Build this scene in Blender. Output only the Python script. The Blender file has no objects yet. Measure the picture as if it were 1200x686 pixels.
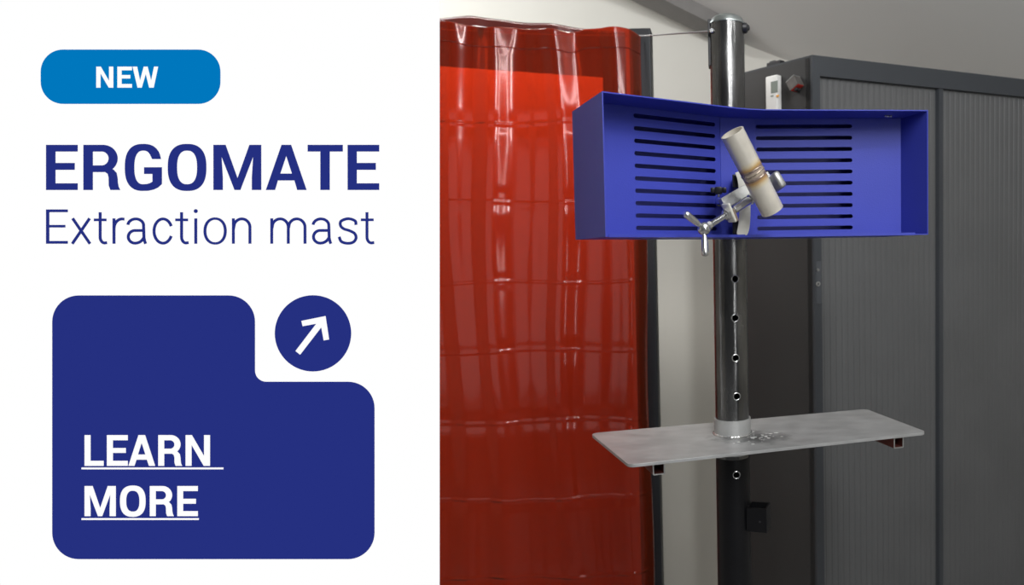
import bpy, bmesh, math, random
from math import sin, cos, pi, radians as R
from mathutils import Vector as V, Matrix, geometry

random.seed(4)
S = bpy.context.scene
COL = S.collection
# ------------------------------------------------------------------ camera
F = 850.0                       # focal length in pixels of the 1200 x 686 frame
PX, PY = 857.0, 343.0           # principal point
CAM = V((0, 0, 1.5))
cd = bpy.data.cameras.new('camera')
cam = bpy.data.objects.new('camera', cd); COL.objects.link(cam)
cd.sensor_fit = 'HORIZONTAL'; cd.sensor_width = 36.0
cd.lens = 36.0 * F / 1200
cd.shift_x = -(PX - 600) / 1200
cd.shift_y = 0.0
cd.clip_start = 0.02
CR = Matrix.Rotation(R(90 - 3.0), 3, 'X') @ Matrix.Rotation(R(-0.9), 3, 'Z')
cam.matrix_world = Matrix.Translation(CAM) @ CR.to_4x4()
cd.dof.use_dof = True
cd.dof.focus_distance = 1.15
cd.dof.aperture_fstop = 5.6
S.camera = cam

S.view_settings.view_transform = 'Standard'
S.view_settings.look = 'None'
S.view_settings.gamma = 1.0
S.view_settings.use_curve_mapping = False
S.view_settings.exposure = 0.0

w = bpy.data.worlds.new('world'); S.world = w
w.use_nodes = True
w.node_tree.nodes['Background'].inputs[0].default_value = (0.93, 0.96, 1.0, 1)
w.node_tree.nodes['Background'].inputs[1].default_value = 0.10

def area(name, loc, aim, sx, sy, power, col=(1, 1, 1)):
    l = bpy.data.lights.new(name, 'AREA'); l.shape = 'RECTANGLE'
    l.size = sx; l.size_y = sy; l.energy = power; l.color = col
    o = bpy.data.objects.new(name, l); COL.objects.link(o)
    o.location = loc
    o.rotation_euler = (V(aim) - V(loc)).to_track_quat('-Z', 'Y').to_euler()
    return o
area('ceiling_tube_light', (0.38, -0.45, 2.75), (0.1, 1.6, 1.2), 0.13, 1.3, 30, (0.97, 0.985, 1))
area('ceiling_tube_light', (0.95, -0.7, 2.7), (0.3, 2.0, 1.3), 0.12, 1.3, 13, (0.97, 0.985, 1))
area('ceiling_tube_light', (-1.3, 2.3, 2.75), (-0.3, 3.1, 1.5), 1.0, 0.2, 10.5, (0.98, 0.99, 1))
area('added_ceiling_fill', (0.9, 0.2, 2.45), (0.7, 1.6, 3.2), 0.8, 0.1, 9, (0.97, 0.985, 1))  # added lamp out of view, only brightens the ceiling
area('added_streak_light', (1.3, -1.3, 1.55), (0.1, 1.6, 1.4), 0.10, 1.5, 7, (0.97, 0.985, 1))  # added tall lamp, no window there; draws streaks on curtain and mast
area('added_curtain_backlight', (-0.62, 2.06, 2.72), (-0.62, 2.16, 1.5), 0.9, 0.1, 10.5, (1, 0.97, 0.93)).data.spread = R(80)  # added lamp above the board, makes the curtain glow from behind

# ------------------------------------------------------------------ pixel rays
def ray(px, py):
    return (CR @ V(((px - PX) / F, -(py - PY) / F, -1.0)))
def RY(px, py, y):
    d = ray(px, py); return CAM + d * ((y - CAM.y) / d.y)
def RZ(px, py, z):
    d = ray(px, py); return CAM + d * ((z - CAM.z) / d.z)
def RD(px, py, depth):          # depth along the optical axis
    return CAM + ray(px, py) * depth

# ------------------------------------------------------------------ materials
def lin(c):
    return tuple((v / 255 / 12.92 if v / 255 <= 0.04045 else ((v / 255 + 0.055) / 1.055) ** 2.4) for v in c)
def nn(nt, t, **kw):
    n = nt.nodes.new(t)
    for k, v in kw.items(): setattr(n, k, v)
    return n
def mat(name, col, rough=0.5, metal=0.0, var=0.0, scale=20.0, stretch=(1, 1, 1), bump=0.0, bscale=60.0, rvar=0.0, spec=0.5, coat=0.0):
    m = bpy.data.materials.new(name); m.use_nodes = True
    nt = m.node_tree; p = nt.nodes['Principled BSDF']
    p.inputs['Base Color'].default_value = (*col, 1)
    p.inputs['Roughness'].default_value = rough
    p.inputs['Metallic'].default_value = metal
    p.inputs['Specular IOR Level'].default_value = spec
    p.inputs['Coat Weight'].default_value = coat
    p.inputs['Coat Roughness'].default_value = 0.08
    tc = nn(nt, 'ShaderNodeTexCoord'); mp = nn(nt, 'ShaderNodeMapping')
    mp.inputs['Scale'].default_value = stretch
    nt.links.new(tc.outputs['Object'], mp.inputs['Vector'])
    if var or rvar:
        n = nn(nt, 'ShaderNodeTexNoise'); n.inputs['Scale'].default_value = scale; n.inputs['Detail'].default_value = 6
        nt.links.new(mp.outputs[0], n.inputs['Vector'])
        if var:
            r = nn(nt, 'ShaderNodeValToRGB')
            r.color_ramp.elements[0].position = 0.3; r.color_ramp.elements[1].position = 0.7
            r.color_ramp.elements[0].color = (*[c * (1 - var) for c in col], 1)
            r.color_ramp.elements[1].color = (*[min(1, c * (1 + var)) for c in col], 1)
            nt.links.new(n.outputs['Fac'], r.inputs[0]); nt.links.new(r.outputs[0], p.inputs['Base Color'])
        if rvar:
            mr = nn(nt, 'ShaderNodeMapRange')
            mr.inputs['From Min'].default_value = 0.3; mr.inputs['From Max'].default_value = 0.7
            mr.inputs['To Min'].default_value = max(0, rough - rvar); mr.inputs['To Max'].default_value = rough + rvar
            nt.links.new(n.outputs['Fac'], mr.inputs[0]); nt.links.new(mr.outputs[0], p.inputs['Roughness'])
    if bump:
        n2 = nn(nt, 'ShaderNodeTexNoise'); n2.inputs['Scale'].default_value = bscale; n2.inputs['Detail'].default_value = 4
        nt.links.new(mp.outputs[0], n2.inputs['Vector'])
        b = nn(nt, 'ShaderNodeBump'); b.inputs['Strength'].default_value = bump; b.inputs['Distance'].default_value = 0.002
        nt.links.new(n2.outputs['Fac'], b.inputs['Height']); nt.links.new(b.outputs[0], p.inputs['Normal'])
    return m
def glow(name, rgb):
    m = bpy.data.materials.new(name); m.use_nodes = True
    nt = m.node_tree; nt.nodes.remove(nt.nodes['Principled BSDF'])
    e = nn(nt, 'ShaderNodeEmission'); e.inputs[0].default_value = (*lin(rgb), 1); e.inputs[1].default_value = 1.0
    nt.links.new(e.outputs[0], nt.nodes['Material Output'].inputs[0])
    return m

M = {}
M['wall'] = mat('cream_wall_paint', (0.72, 0.70, 0.635), 0.85, var=0.03, scale=2)
M['ceiling'] = mat('grey_white_ceiling', (0.74, 0.73, 0.71), 0.9, var=0.02, scale=2)
M['floor'] = mat('grey_concrete', (0.34, 0.335, 0.33), 0.7, var=0.15, scale=5)
M['shade_band'] = mat('grey_shade_band', (0.22, 0.21, 0.20), 0.7, var=0.05)
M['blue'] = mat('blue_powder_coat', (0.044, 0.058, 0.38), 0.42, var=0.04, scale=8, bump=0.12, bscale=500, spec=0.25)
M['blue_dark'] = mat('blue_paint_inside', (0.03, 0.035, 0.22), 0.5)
M['mast'] = mat('bare_mill_steel', (0.15, 0.148, 0.145), 0.22, 0.92, var=0.35, scale=14, stretch=(3, 3, 0.6), rvar=0.1, bump=0.25, bscale=30)
M['mast_black'] = mat('black_lacquered_steel', (0.005, 0.005, 0.006), 0.42, 0.0, rvar=0.06, scale=20, spec=0.25)
M['cap'] = mat('ground_steel_cap', (0.34, 0.37, 0.36), 0.3, 0.85, var=0.2, scale=40, bump=0.3, bscale=120)
M['bright'] = mat('bright_steel', (0.62, 0.62, 0.62), 0.22, 0.95, var=0.1, scale=60)
M['zinc'] = mat('zinc_steel', (0.40, 0.40, 0.385), 0.38, 0.7, var=0.12, scale=50, bump=0.2, bscale=200)
M['beige'] = mat('beige_lacquer', (0.70, 0.68, 0.60), 0.35, 0.15, var=0.05, scale=20)
M['plate'] = mat('brushed_plate_steel', (0.42, 0.42, 0.415), 0.42, 0.5, var=0.12, scale=26, stretch=(1, 1.6, 1), rvar=0.04, bump=0.1, bscale=80)
M['plate_edge'] = M['plate']
M['red_reflect'] = mat('red_reflection_tube', (0.10, 0.028, 0.022), 0.4, 0.2, var=0.2, scale=60)  # red reflection put into the tubes' base colour
M['tube_in'] = mat('dark_tube_inside', (0.02, 0.02, 0.022), 0.6)
M['black'] = mat('black_plastic', (0.015, 0.015, 0.017), 0.4)
M['slate'] = mat('slate_painted_steel', (0.012, 0.015, 0.019), 0.5, var=0.05)
M['cab_side'] = mat('charcoal_cabinet_side', (0.030, 0.029, 0.028), 0.55, var=0.08, scale=4)
M['cab_frame'] = mat('slate_cabinet_frame', (0.036, 0.040, 0.046), 0.42, var=0.05, scale=6)
M['tambour'] = mat('grey_tambour_plastic', (0.090, 0.091, 0.092), 0.5, var=0.06, scale=6)
M['white_plastic'] = mat('white_plastic', (0.70, 0.69, 0.66), 0.4)
M['lcd'] = mat('grey_green_display', (0.22, 0.25, 0.22), 0.25)
M['orange'] = mat('orange_button', (0.75, 0.35, 0.06), 0.5)
M['red'] = mat('red_lacquer', (0.35, 0.02, 0.012), 0.4)
M['board'] = mat('white_board', (0.80, 0.80, 0.78), 0.7)
M['brown'] = mat('brown_edge_paint', (0.14, 0.06, 0.02), 0.5)
M['banner_glow_white'] = glow('glowing_white_face', (255, 255, 255))  # emission added to hold the banner's flat colours; no lamp behind it
M['banner_glow_navy'] = glow('glowing_navy_print', (37, 48, 128))
M['banner_glow_cyan'] = glow('glowing_azure_print', (0, 119, 189))

def curtain_mat(name, tr, base):
    m = bpy.data.materials.new(name); m.use_nodes = True
    nt = m.node_tree; p = nt.nodes['Principled BSDF']
    p.inputs['Base Color'].default_value = (*base, 1)
    p.inputs['Roughness'].default_value = 0.25
    p.inputs['Specular IOR Level'].default_value = 0.12
    t = nn(nt, 'ShaderNodeBsdfTransparent'); t.inputs[0].default_value = (0.90, 0.20, 0.085, 1)
    l = nn(nt, 'ShaderNodeBsdfTranslucent'); l.inputs[0].default_value = (0.8, 0.06, 0.02, 1)
    g = nn(nt, 'ShaderNodeBsdfGlossy'); g.inputs['Roughness'].default_value = 0.12
    a = nn(nt, 'ShaderNodeMixShader'); a.inputs[0].default_value = 0.06
    nt.links.new(t.outputs[0], a.inputs[1]); nt.links.new(l.outputs[0], a.inputs[2])
    b = nn(nt, 'ShaderNodeMixShader'); b.inputs[0].default_value = 1 - tr
    nt.links.new(a.outputs[0], b.inputs[1]); nt.links.new(p.outputs[0], b.inputs[2])
    lw = nn(nt, 'ShaderNodeFresnel'); lw.inputs[0].default_value = 1.38
    c = nn(nt, 'ShaderNodeMixShader')
    nt.links.new(lw.outputs[0], c.inputs[0]); nt.links.new(b.outputs[0], c.inputs[1]); nt.links.new(g.outputs[0], c.inputs[2])
    tc = nn(nt, 'ShaderNodeTexCoord'); n = nn(nt, 'ShaderNodeTexNoise'); n.inputs['Scale'].default_value = 6
    n.inputs['Detail'].default_value = 2
    mp = nn(nt, 'ShaderNodeMapping'); mp.inputs['Scale'].default_value = (1, 1, 0.35)
    nt.links.new(tc.outputs['Object'], mp.inputs[0]); nt.links.new(mp.outputs[0], n.inputs['Vector'])
    bp = nn(nt, 'ShaderNodeBump'); bp.inputs['Strength'].default_value = 0.16; bp.inputs['Distance'].default_value = 0.006
    nt.links.new(n.outputs['Fac'], bp.inputs['Height'])
    for q in (p, g, lw): nt.links.new(bp.outputs[0], q.inputs['Normal'])
    nt.links.new(c.outputs[0], nt.nodes['Material Output'].inputs[0])
    return m
M['curtain'] = curtain_mat('glossy_red_vinyl', 0.66, (0.24, 0.036, 0.010))
M['curtain_back'] = curtain_mat('rear_red_vinyl', 0.05, (0.05, 0.010, 0.008))

# ------------------------------------------------------------------ object helpers
def props(o, label=None, cat=None, group=None, kind=None):
    if label: o['label'] = label
    if cat: o['category'] = cat
    if group: o['group'] = group
    if kind: o['kind'] = kind
    return o
def thing(name, loc, label, cat, group=None):
    o = bpy.data.objects.new(name, None); COL.objects.link(o)
    o.empty_display_size = 0.05; o.location = loc
    return props(o, label, cat, group)
def root_loc(o):
    while o.parent: o = o.parent
    return V(o.location)
def obj(name, bm, m, parent=None, smooth=False, angle=40, origin=None, label=None):
    bmesh.ops.recalc_face_normals(bm, faces=bm.faces)
    off = root_loc(parent) if parent else (V(origin) if origin is not None else V((0, 0, 0)))
    bmesh.ops.translate(bm, verts=bm.verts, vec=-off)
    me = bpy.data.meshes.new(name); bm.to_mesh(me); bm.free()
    for x in (m if isinstance(m, (list, tuple)) else [m]): me.materials.append(x)
    o = bpy.data.objects.new(name, me); COL.objects.link(o)
    if parent: o.parent = parent
    else: o.location = off
    if smooth:
        for f in me.polygons: f.use_smooth = True
        me.set_sharp_from_angle(angle=R(angle))
    if label: o['label'] = label
    return o
def bm_new(): return bmesh.new()
def merge(bm, src, M4=None):
    me = bpy.data.meshes.new('tmp'); src.to_mesh(me); src.free()
    if M4 is not None: me.transform(M4)
    bm.from_mesh(me); bpy.data.meshes.remove(me)
def frame(o, x, y, z):
    m = Matrix.Identity(4)
    for i, a in enumerate((x, y, z)):
        for k in range(3): m[k][i] = a[k]
    for k in range(3): m[k][3] = o[k]
    return m
def add_box(bm, c, size, M4=None, bev=0.0, seg=2):
    b = bmesh.new(); bmesh.ops.create_cube(b, size=1)
    bmesh.ops.scale(b, vec=size, verts=b.verts)
    if bev: bmesh.ops.bevel(b, geom=b.edges[:], offset=bev, segments=seg, profile=0.5, affect='EDGES')
    bmesh.ops.translate(b, vec=c, verts=b.verts)
    merge(bm, b, M4)
def axis_frame(p0, p1, side=None):
    z = (V(p1) - V(p0)).normalized()
    s = V(side) if side is not None else (V((0, 1, 0)) if abs(z.y) < 0.9 else V((1, 0, 0)))
    x = (s - z * s.dot(z)).normalized(); y = z.cross(x)
    return frame(p0, x, y, z)
def add_lathe(bm, prof, p0, p1, seg=32, close=False):
    """prof: list of (radius, distance along p0->p1)"""
    b = bmesh.new(); rings = []
    for r, h in prof:
        if r < 1e-7: rings.append([b.verts.new((0, 0, h))])
        else: rings.append([b.verts.new((r * cos(2 * pi * i / seg), r * sin(2 * pi * i / seg), h)) for i in range(seg)])
    pairs = list(zip(rings, rings[1:]))
    if close: pairs.append((rings[-1], rings[0]))
    for a, c in pairs:
        for i in range(seg):
            j = (i + 1) % seg
            if len(a) == 1 and len(c) == 1: continue
            if len(a) == 1: b.faces.new((a[0], c[i], c[j]))
            elif len(c) == 1: b.faces.new((a[i], a[j], c[0]))
            else: b.faces.new((a[i], a[j], c[j], c[i]))
    merge(bm, b, axis_frame(p0, p1))
def add_rod(bm, p0, p1, r, r2=None, seg=20, ch=0.0):
    L = (V(p1) - V(p0)).length; r2 = r if r2 is None else r2
    c = ch or min(r, r2) * 0.25
    add_lathe(bm, [(0, 0), (r - c, 0), (r, c), (r2, L - c), (r2 - c, L), (0, L)], p0, p1, seg)
def add_pipe(bm, p0, p1, ro, ri, seg=48):
    L = (V(p1) - V(p0)).length
    add_lathe(bm, [(ri, 0), (ro, 0), (ro, L), (ri, L)], p0, p1, seg, close=True)
def add_prism(bm, loops, T, n, depth):
    """loops: [outer, hole, ...] 2D; T maps (a,b)->V ; extruded by n*depth"""
    b = bmesh.new()
    vs3 = [[V((p[0], p[1], 0)) for p in l] for l in loops]
    tris = geometry.tessellate_polygon(vs3)
    flat = [p for l in loops for p in l]
    nvec = V(n) * depth
    fr = [b.verts.new(T(p)) for p in flat]; bk = [b.verts.new(T(p) + nvec) for p in flat]
    for t in tris:
        try:
            b.faces.new([fr[i] for i in t]); b.faces.new([bk[i] for i in reversed(t)])
        except ValueError: pass
    k = 0
    for l in loops:
        for i in range(len(l)):
            a, c = k + i, k + (i + 1) % len(l)
            b.faces.new((fr[a], fr[c], bk[c], bk[a]))
        k += len(l)
    bmesh.ops.remove_doubles(b, verts=b.verts, dist=1e-7)
    merge(bm, b)
def cut(o, cutters):
    for c in cutters:
        md = o.modifiers.new('cut', 'BOOLEAN'); md.operation = 'DIFFERENCE'; md.object = c; md.solver = 'EXACT'
    bpy.context.view_layer.update()
    dg = bpy.context.evaluated_depsgraph_get()
    me = bpy.data.meshes.new_from_object(o.evaluated_get(dg))
    o.modifiers.clear(); old = o.data; o.data = me; bpy.data.meshes.remove(old)
    for c in cutters: bpy.data.objects.remove(c)
    for f in me.polygons: f.use_smooth = True
    me.set_sharp_from_angle(angle=R(35))

# ================================================================== the room
def quad_obj(name, pts, m, thick, n):
    bm = bm_new()
    add_prism(bm, [[(p[0], p[1]) for p in pts[0]]], pts[1], n, thick)
    o = obj(name, bm, m); o['kind'] = 'structure'; return o
WY = 3.1
wa = RY(725, -5, WY); wb = RY(925, 72, WY)
sl = (wb.z - wa.z) / (wb.x - wa.x)
def ceil_z(x, y=None): return wa.z + sl * (x - wa.x) + 0.3 * (WY - (WY if y is None else y))
XL, XR, YB = -2.6, 2.6, -1.6
quad_obj('wall_back', ([(XL, 0), (XR, 0), (XR, ceil_z(XR)), (XL, ceil_z(XL))], lambda p: V((p[0], WY, p[1]))), M['wall'], 0.1, (0, 1, 0))
quad_obj('wall_left', ([(YB, 0), (WY, 0), (WY, ceil_z(XL)), (YB, ceil_z(XL, YB))], lambda p: V((XL, p[0], p[1]))), M['wall'], 0.1, (-1, 0, 0))
quad_obj('wall_right', ([(YB, 0), (WY, 0), (WY, ceil_z(XR)), (YB, ceil_z(XR, YB))], lambda p: V((XR, p[0], p[1]))), M['wall'], 0.1, (1, 0, 0))
quad_obj('floor', ([(XL, YB), (XR, YB), (XR, WY), (XL, WY)], lambda p: V((p[0], p[1], 0))), M['floor'], 0.1, (0, 0, -1))
quad_obj('ceiling', ([(XL, YB), (XR, YB), (XR, WY), (XL, WY)], lambda p: V((p[0], p[1], ceil_z(p[0], p[1])))), M['ceiling'], 0.1, (0, 0, 1))

# a dark strip added on the ceiling close to the wall, standing in for shade
bx0, bx1 = RY(715, 0, WY).x, RY(872, 60, WY).x
bm = bm_new()
add_prism(bm, [[(bx0 - .8, 2.72), (bx1, 2.98), (bx1, 3.08), (bx0 - .8, 2.86)]], lambda p: V((p[0], p[1], ceil_z(p[0], p[1]) - .055)), (0, 0, 1), .06)
bo = obj('ceiling_shade_strip', bm, M['shade_band']); props(bo, None, None, None, 'structure'); bo.name = 'shade_trim_1'
# ================================================================== mast
MY = 1.275
mt = RY(852, 40, MY); mb = RY(860.5, 660, MY)
mdir = (mb - mt) / (mb.z - mt.z)
def mast_at(z): p = mt + mdir * (z - mt.z); return V((p.x, p.y, z))
mast = thing('extraction_mast', mast_at(0.0), 'tall round grey steel mast with drilled holes and domed cap between red curtain and cabinet', 'mast')
zt = RY(852, 24, MY - 0.02).z
zs = RY(861, 540, MY - 0.03).z                      # tray level
MR = 0.0298
bm = bm_new(); add_pipe(bm, mast_at(zs), mast_at(zt), MR, 0.026, 96)
up = obj('upper_tube', bm, M['mast'], mast, smooth=True)
def cutter(p0, p1, r):
    b = bm_new(); add_lathe(b, [(0, 0), (r, 0), (r, (V(p1) - V(p0)).length), (0, (V(p1) - V(p0)).length)], p0, p1, 24)
    return obj('tool', b, M['tube_in'])
holes = []
cs = []
for px, py in ((862, 327), (862, 373), (862.5, 420), (864, 465)):
    z = RY(px, py, MY - MR).z; c = mast_at(z); ang = (px - 855.5 - (py - 300) * .014) / 20.0 * 0.9
    d = V((sin(ang), -cos(ang), 0)); holes.append((c, d))
    cs.append(cutter(c, c + d * 0.06, 0.0056))
cut(up, cs)
bm = bm_new(); add_pipe(bm, mast_at(0.012), mast_at(zs), MR + 0.0004, 0.026, 96)
lo = obj('lower_tube', bm, M['mast_black'], mast, smooth=True)
z = RY(865, 557, MY - MR).z; c = mast_at(z); d = V((sin(0.2), -cos(0.2), 0))
cut(lo, [cutter(c, c + d * 0.06, 0.005)]); holes.append((c, d))
for c, d in holes:                                   # bright deburred rims
    bm = bm_new(); pr = []
    for k in range(8):
        a = 2 * pi * k / 8; pr.append((0.0062 + 0.0009 * cos(a), 0.0009 * sin(a)))
    add_lathe(bm, pr, c + d * (MR + 0.0001), c + d * (MR + 1), 28, close=True)
    obj('hole_rim', bm, M['bright'], mast, smooth=True)
bm = bm_new()
r0 = MR + 0.0012
add_lathe(bm, [(0, 0), (MR - .001, 0), (r0, 0.001), (r0, 0.004), (r0 * .93, .0065)] + [(r0 * .93 * cos(a), .0065 + .0125 * sin(a)) for a in [k * pi / 2 / 8 for k in range(1, 8)]] + [(0, .019)],
          mast_at(zt - .003), mast_at(zt + 1), 64)
obj('domed_cap', bm, M['cap'], mast, smooth=True, angle=50)
# flat back strip at the upper left, bolt, side knob
bm = bm_new()
pa = RY(832.5, 25, MY + .005); pb = RY(832.5, 79, MY + .005)
add_box(bm, (pa + pb) / 2, (0.0075, 0.026, (pa - pb).length), bev=.0008)
obj('side_strip', bm, M['black'], mast)
bm = bm_new(); p = RY(834, 36, MY - 0.018); add_rod(bm, p + V((0, .012, 0)), p + V((0, -.003, 0)), 0.0042)
obj('bolt', bm, M['bright'], mast, smooth=True)
bm = bm_new(); p = RY(874, 33, MY - .004); add_rod(bm, p + V((-.008, 0, 0)), p + V((.003, 0, 0)), 0.009); add_rod(bm, p + V((0, 0, 0)), p + V((.005, -.003, .001)), 0.0055, seg=6)
obj('side_screw', bm, M['black'], mast, smooth=True)
# narrow brown paint edge on the rear of the tube is part of the tube's own material; socket bracket
bm = bm_new()
sk = RY(889, 606, MY - 0.012); s_, h_ = 0.018, 0.021
sq = [(-s_, -s_), (s_, -s_), (s_, s_), (-s_, s_)]; si = [(x * .84, y * .84) for x, y in sq]
rot = R(-14)
def TS(p, z0=sk.z - h_): return V((sk.x + p[0] * cos(rot) - p[1] * sin(rot), sk.y + p[0] * sin(rot) + p[1] * cos(rot), z0))
add_prism(bm, [sq, si], TS, (0, 0, 1), 2 * h_)
so = obj('square_socket', bm, M['mast_black'], mast)
bm = bm_new(); p = TS((0.006, -s_), sk.z - .002); q = TS((0.006, -s_ - .0008), sk.z - .002); add_rod(bm, p, q, 0.0018); obj('dark_hole_disc', bm, M['tube_in'], so)  # dark disc on the socket face, standing in for a shaded hole
bm = bm_new(); c = mast_at(0); add_box(bm, (c.x, c.y, .006), (.36, .36, .012), bev=.002)
obj('base_plate', bm, M['mast_black'], mast)

# ================================================================== extraction hood
ZT = 0.0
Yg = 1.17
gt = RY(1056, 137.8, Yg).z; gb = RY(1056, 276.6, Yg).z
H0, H1 = gb, gt                                       # bottom and top of the hood
def plan(px, py, z): p = RZ(px, py, z); return V((p.x, p.y))
LF = plan(706, 107, H1); LR = plan(671, 131, H1); RF = plan(1087, 129, H1); FM = plan(868, 126, H1)
A = V((-.0135, 1.137)); B = V((.041, 1.156)); GE = V((RY(1056, 137.8, Yg).x, Yg))
GL = LF + (LR - LF) * 0.42
A = GL + (V((-.0135, 1.137)) - GL)
FA = V((FM.x - .006, FM.y)); FB = V((FM.x + .036, FM.y + .016))
nL = V((-(A - GL).y, (A - GL).x)).normalized()
BA = A + nL * .074 + V((.008, .004)); BB = B + V((-.004, .072)); BE = GE + V((-.012, .076))
hood = thing('extraction_hood', ((LF.x + RF.x) / 2, Yg, H0), 'open blue sheet metal extraction hood with rows of horizontal slots mounted on the mast', 'extraction hood')
def wall_strip(bm, pts, z0, z1, t):
    """vertical sheet following plan points"""
    def T(p): return V((p[0], p[1], z0))
    n = len(pts); left, right = [], []
    for i, p in enumerate(pts):
        dv = (pts[min(i + 1, n - 1)] - pts[max(i - 1, 0)]).normalized(); nr = V((-dv.y, dv.x)) * (t / 2)
        left.append(tuple(p + nr)); right.append(tuple(p - nr))
    add_prism(bm, [left + right[::-1]], T, (0, 0, 1), z1 - z0)
def slotted(bm, P, Q, s0, s1, n, tall, zlo, zhi, t):
    """vertical sheet from plan P to Q with n rounded slots between distances s0..s1"""
    L = (Q - P).length; u = (Q - P) / L; nr = V((-u.y, u.x))
    loops = [[(0, H0), (L, H0), (L, H1), (0, H1)]]
    for k in range(n):
        zc = zlo + (zhi - zlo) * k / (n - 1); r = tall / 2; lp = []
        for j in range(9): a = pi / 2 + pi * j / 8; lp.append((s0 + r + r * cos(a), zc + r * sin(a)))
        for j in range(9): a = -pi / 2 + pi * j / 8; lp.append((s1 - r + r * cos(a), zc + r * sin(a)))
        loops.append(lp)
    add_prism(bm, loops, lambda p: V((P.x + u.x * p[0], P.y + u.y * p[0], p[1])), (nr.x, nr.y, 0), t)
sz_hi = RY(999, 148.7, Yg).z; sz_lo = RY(999, 266.7, Yg).z
def s_on(P, Q, px):                                   # distance along P->Q seen at pixel column px
    d = ray(px, 207); d2 = V((d.x, d.y)); u = (Q - P)
    den = u.x * d2.y - u.y * d2.x
    return -(P.x * d2.y - P.y * d2.x) / den * u.length
TK = 0.0015
bm = bm_new(); slotted(bm, GL, A, s_on(GL, A, 744), s_on(GL, A, 839), 10, 0.0062, sz_lo, sz_hi, TK)
obj('slotted_panel', bm, M['blue'], hood)
bm = bm_new(); slotted(bm, B, GE, s_on(B, GE, 886.5), s_on(B, GE, 999), 10, 0.0062, sz_lo, sz_hi, TK)
obj('slotted_panel', bm, M['blue'], hood)
bm = bm_new(); slotted(bm, A, B, .02, .03, 0 or 2, .0001, H0 + .01, H0 + .02, TK) if False else wall_strip(bm, [A, B], H0, H1, TK)
obj('centre_panel', bm, M['blue'], hood)
bm = bm_new(); wall_strip(bm, [LF, LR], H0, H1, TK); obj('side_panel', bm, M['blue'], hood)
bm = bm_new(); wall_strip(bm, [RF, GE, BE], H0, H1, TK); obj('side_panel', bm, M['blue'], hood)
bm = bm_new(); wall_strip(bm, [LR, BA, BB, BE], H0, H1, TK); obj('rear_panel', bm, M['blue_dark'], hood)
outl = [LF, FA, V((FM.x + .012, FM.y + .009)), FB, RF, GE, BE, BB, BA, LR]
bm = bm_new(); add_prism(bm, [[tuple(p) for p in outl]], lambda p: V((p[0], p[1], H1 - TK)), (0, 0, 1), TK)
obj('top_flange', bm, M['blue'], hood)
bm = bm_new(); add_prism(bm, [[tuple(p) for p in outl]], lambda p: V((p[0], p[1], H0)), (0, 0, 1), TK)
bl = obj('bottom_flange', bm, M['blue'], hood)
RFi = RF + (FB - RF).normalized() * .02
bm = bm_new(); wall_strip(bm, [LF + (FA - LF).normalized() * .004, FA, V((FM.x + .012, FM.y + .009)), FB, RFi], H0 - .0005, H0 + .0035, TK)
obj('front_lip', bm, M['blue'], hood)
# scuffed white paint chip under the top flange, near the right
bm = bm_new(); q = RZ(1040, 135.8, H1 - TK - .0004)
for dx, dy, rr in ((0, 0, .0035), (.005, .001, .0028), (-.004, -.002, .0022), (.001, .004, .0022)):
    add_rod(bm, q + V((dx, dy, .0004)), q + V((dx, dy, -.0022)), rr, seg=9)
obj('bare_screw', bm, M['bright'], hood)
# bracket that ties the hood to the mast
bm = bm_new(); mc = mast_at((H0 + H1) / 2)
add_pipe(bm, mast_at(H0 + .05), mast_at(H1 - .05), MR + .004, MR + .0002)
add_box(bm, ((BA.x + BB.x) / 2, (BA.y + BB.y) / 2 + .003, mc.z), (.05, .012, .08), bev=.001)
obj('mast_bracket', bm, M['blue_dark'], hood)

# ================================================================== welding clamp
ct = RY(855, 250, 1.06)
clamp = thing('pipe_clamp', RY(868, 272, 1.12), 'silver screw clamp with T handle fixed at the centre of the blue hood', 'clamp')
# curved beige bracket strip
def ribbon_loop(pts, ws):
    n = len(pts); a, b = [], []
    for i in range(n):
        d = (V(pts[min(i + 1, n - 1)]) - V(pts[max(i - 1, 0)])).normalized(); nr = V((-d.y, d.x)) * ws[i] / 2
        a.append(tuple(V(pts[i]) + nr)); b.append(tuple(V(pts[i]) - nr))
    return a + b[::-1]
def catmull(pts, n=6):
    P = [V(pts[0]) * 2 - V(pts[1])] + [V(p) for p in pts] + [V(pts[-1]) * 2 - V(pts[-2])]; out = []
    for i in range(1, len(P) - 2):
        for k in range(n):
            t = k / n; p0, p1, p2, p3 = P[i - 1:i + 3]
            out.append(0.5 * ((2 * p1) + (-p0 + p2) * t + (2 * p0 - 5 * p1 + 4 * p2 - p3) * t * t + (-p0 + 3 * p1 - 3 * p2 + p3) * t ** 3))
    out.append(P[-2]); return out
arc_ = [(861.5, 202.5), (866.5, 201.5), (872, 208), (876, 216), (879, 232), (879.5, 250), (878.5, 266), (876, 274.5), (873, 276), (867, 276), (863.5, 273.5), (865.5, 262), (866.5, 245), (866, 228), (864.5, 212)]
bm = bm_new(); add_prism(bm, [[tuple(p) for p in catmull(arc_ + arc_[:1], 4)[:-1]]], lambda p: RY(p[0], p[1], 1.075), (0, 1, 0), .010)
o = obj('curved_bracket', bm, M['beige'], clamp, smooth=True)
bv = o.modifiers.new('bevel', 'BEVEL'); bv.width = .0012; bv.segments = 2; bv.limit_method = 'ANGLE'
for py in (212, 266.5):
    bm = bm_new(); a = RY(863.5, py, 1.085)
    add_box(bm, a + V((0, .027, 0)), (.013, .05, .020), bev=.0015)
    obj('spacer_block', bm, M['black'], clamp)
hub = RY(825, 268, 0.985); tip = RY(886, 230, 1.045)
ax = (tip - hub).normalized(); Lh = (tip - hub).length
def on(t): return hub + (tip - hub) * t
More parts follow.
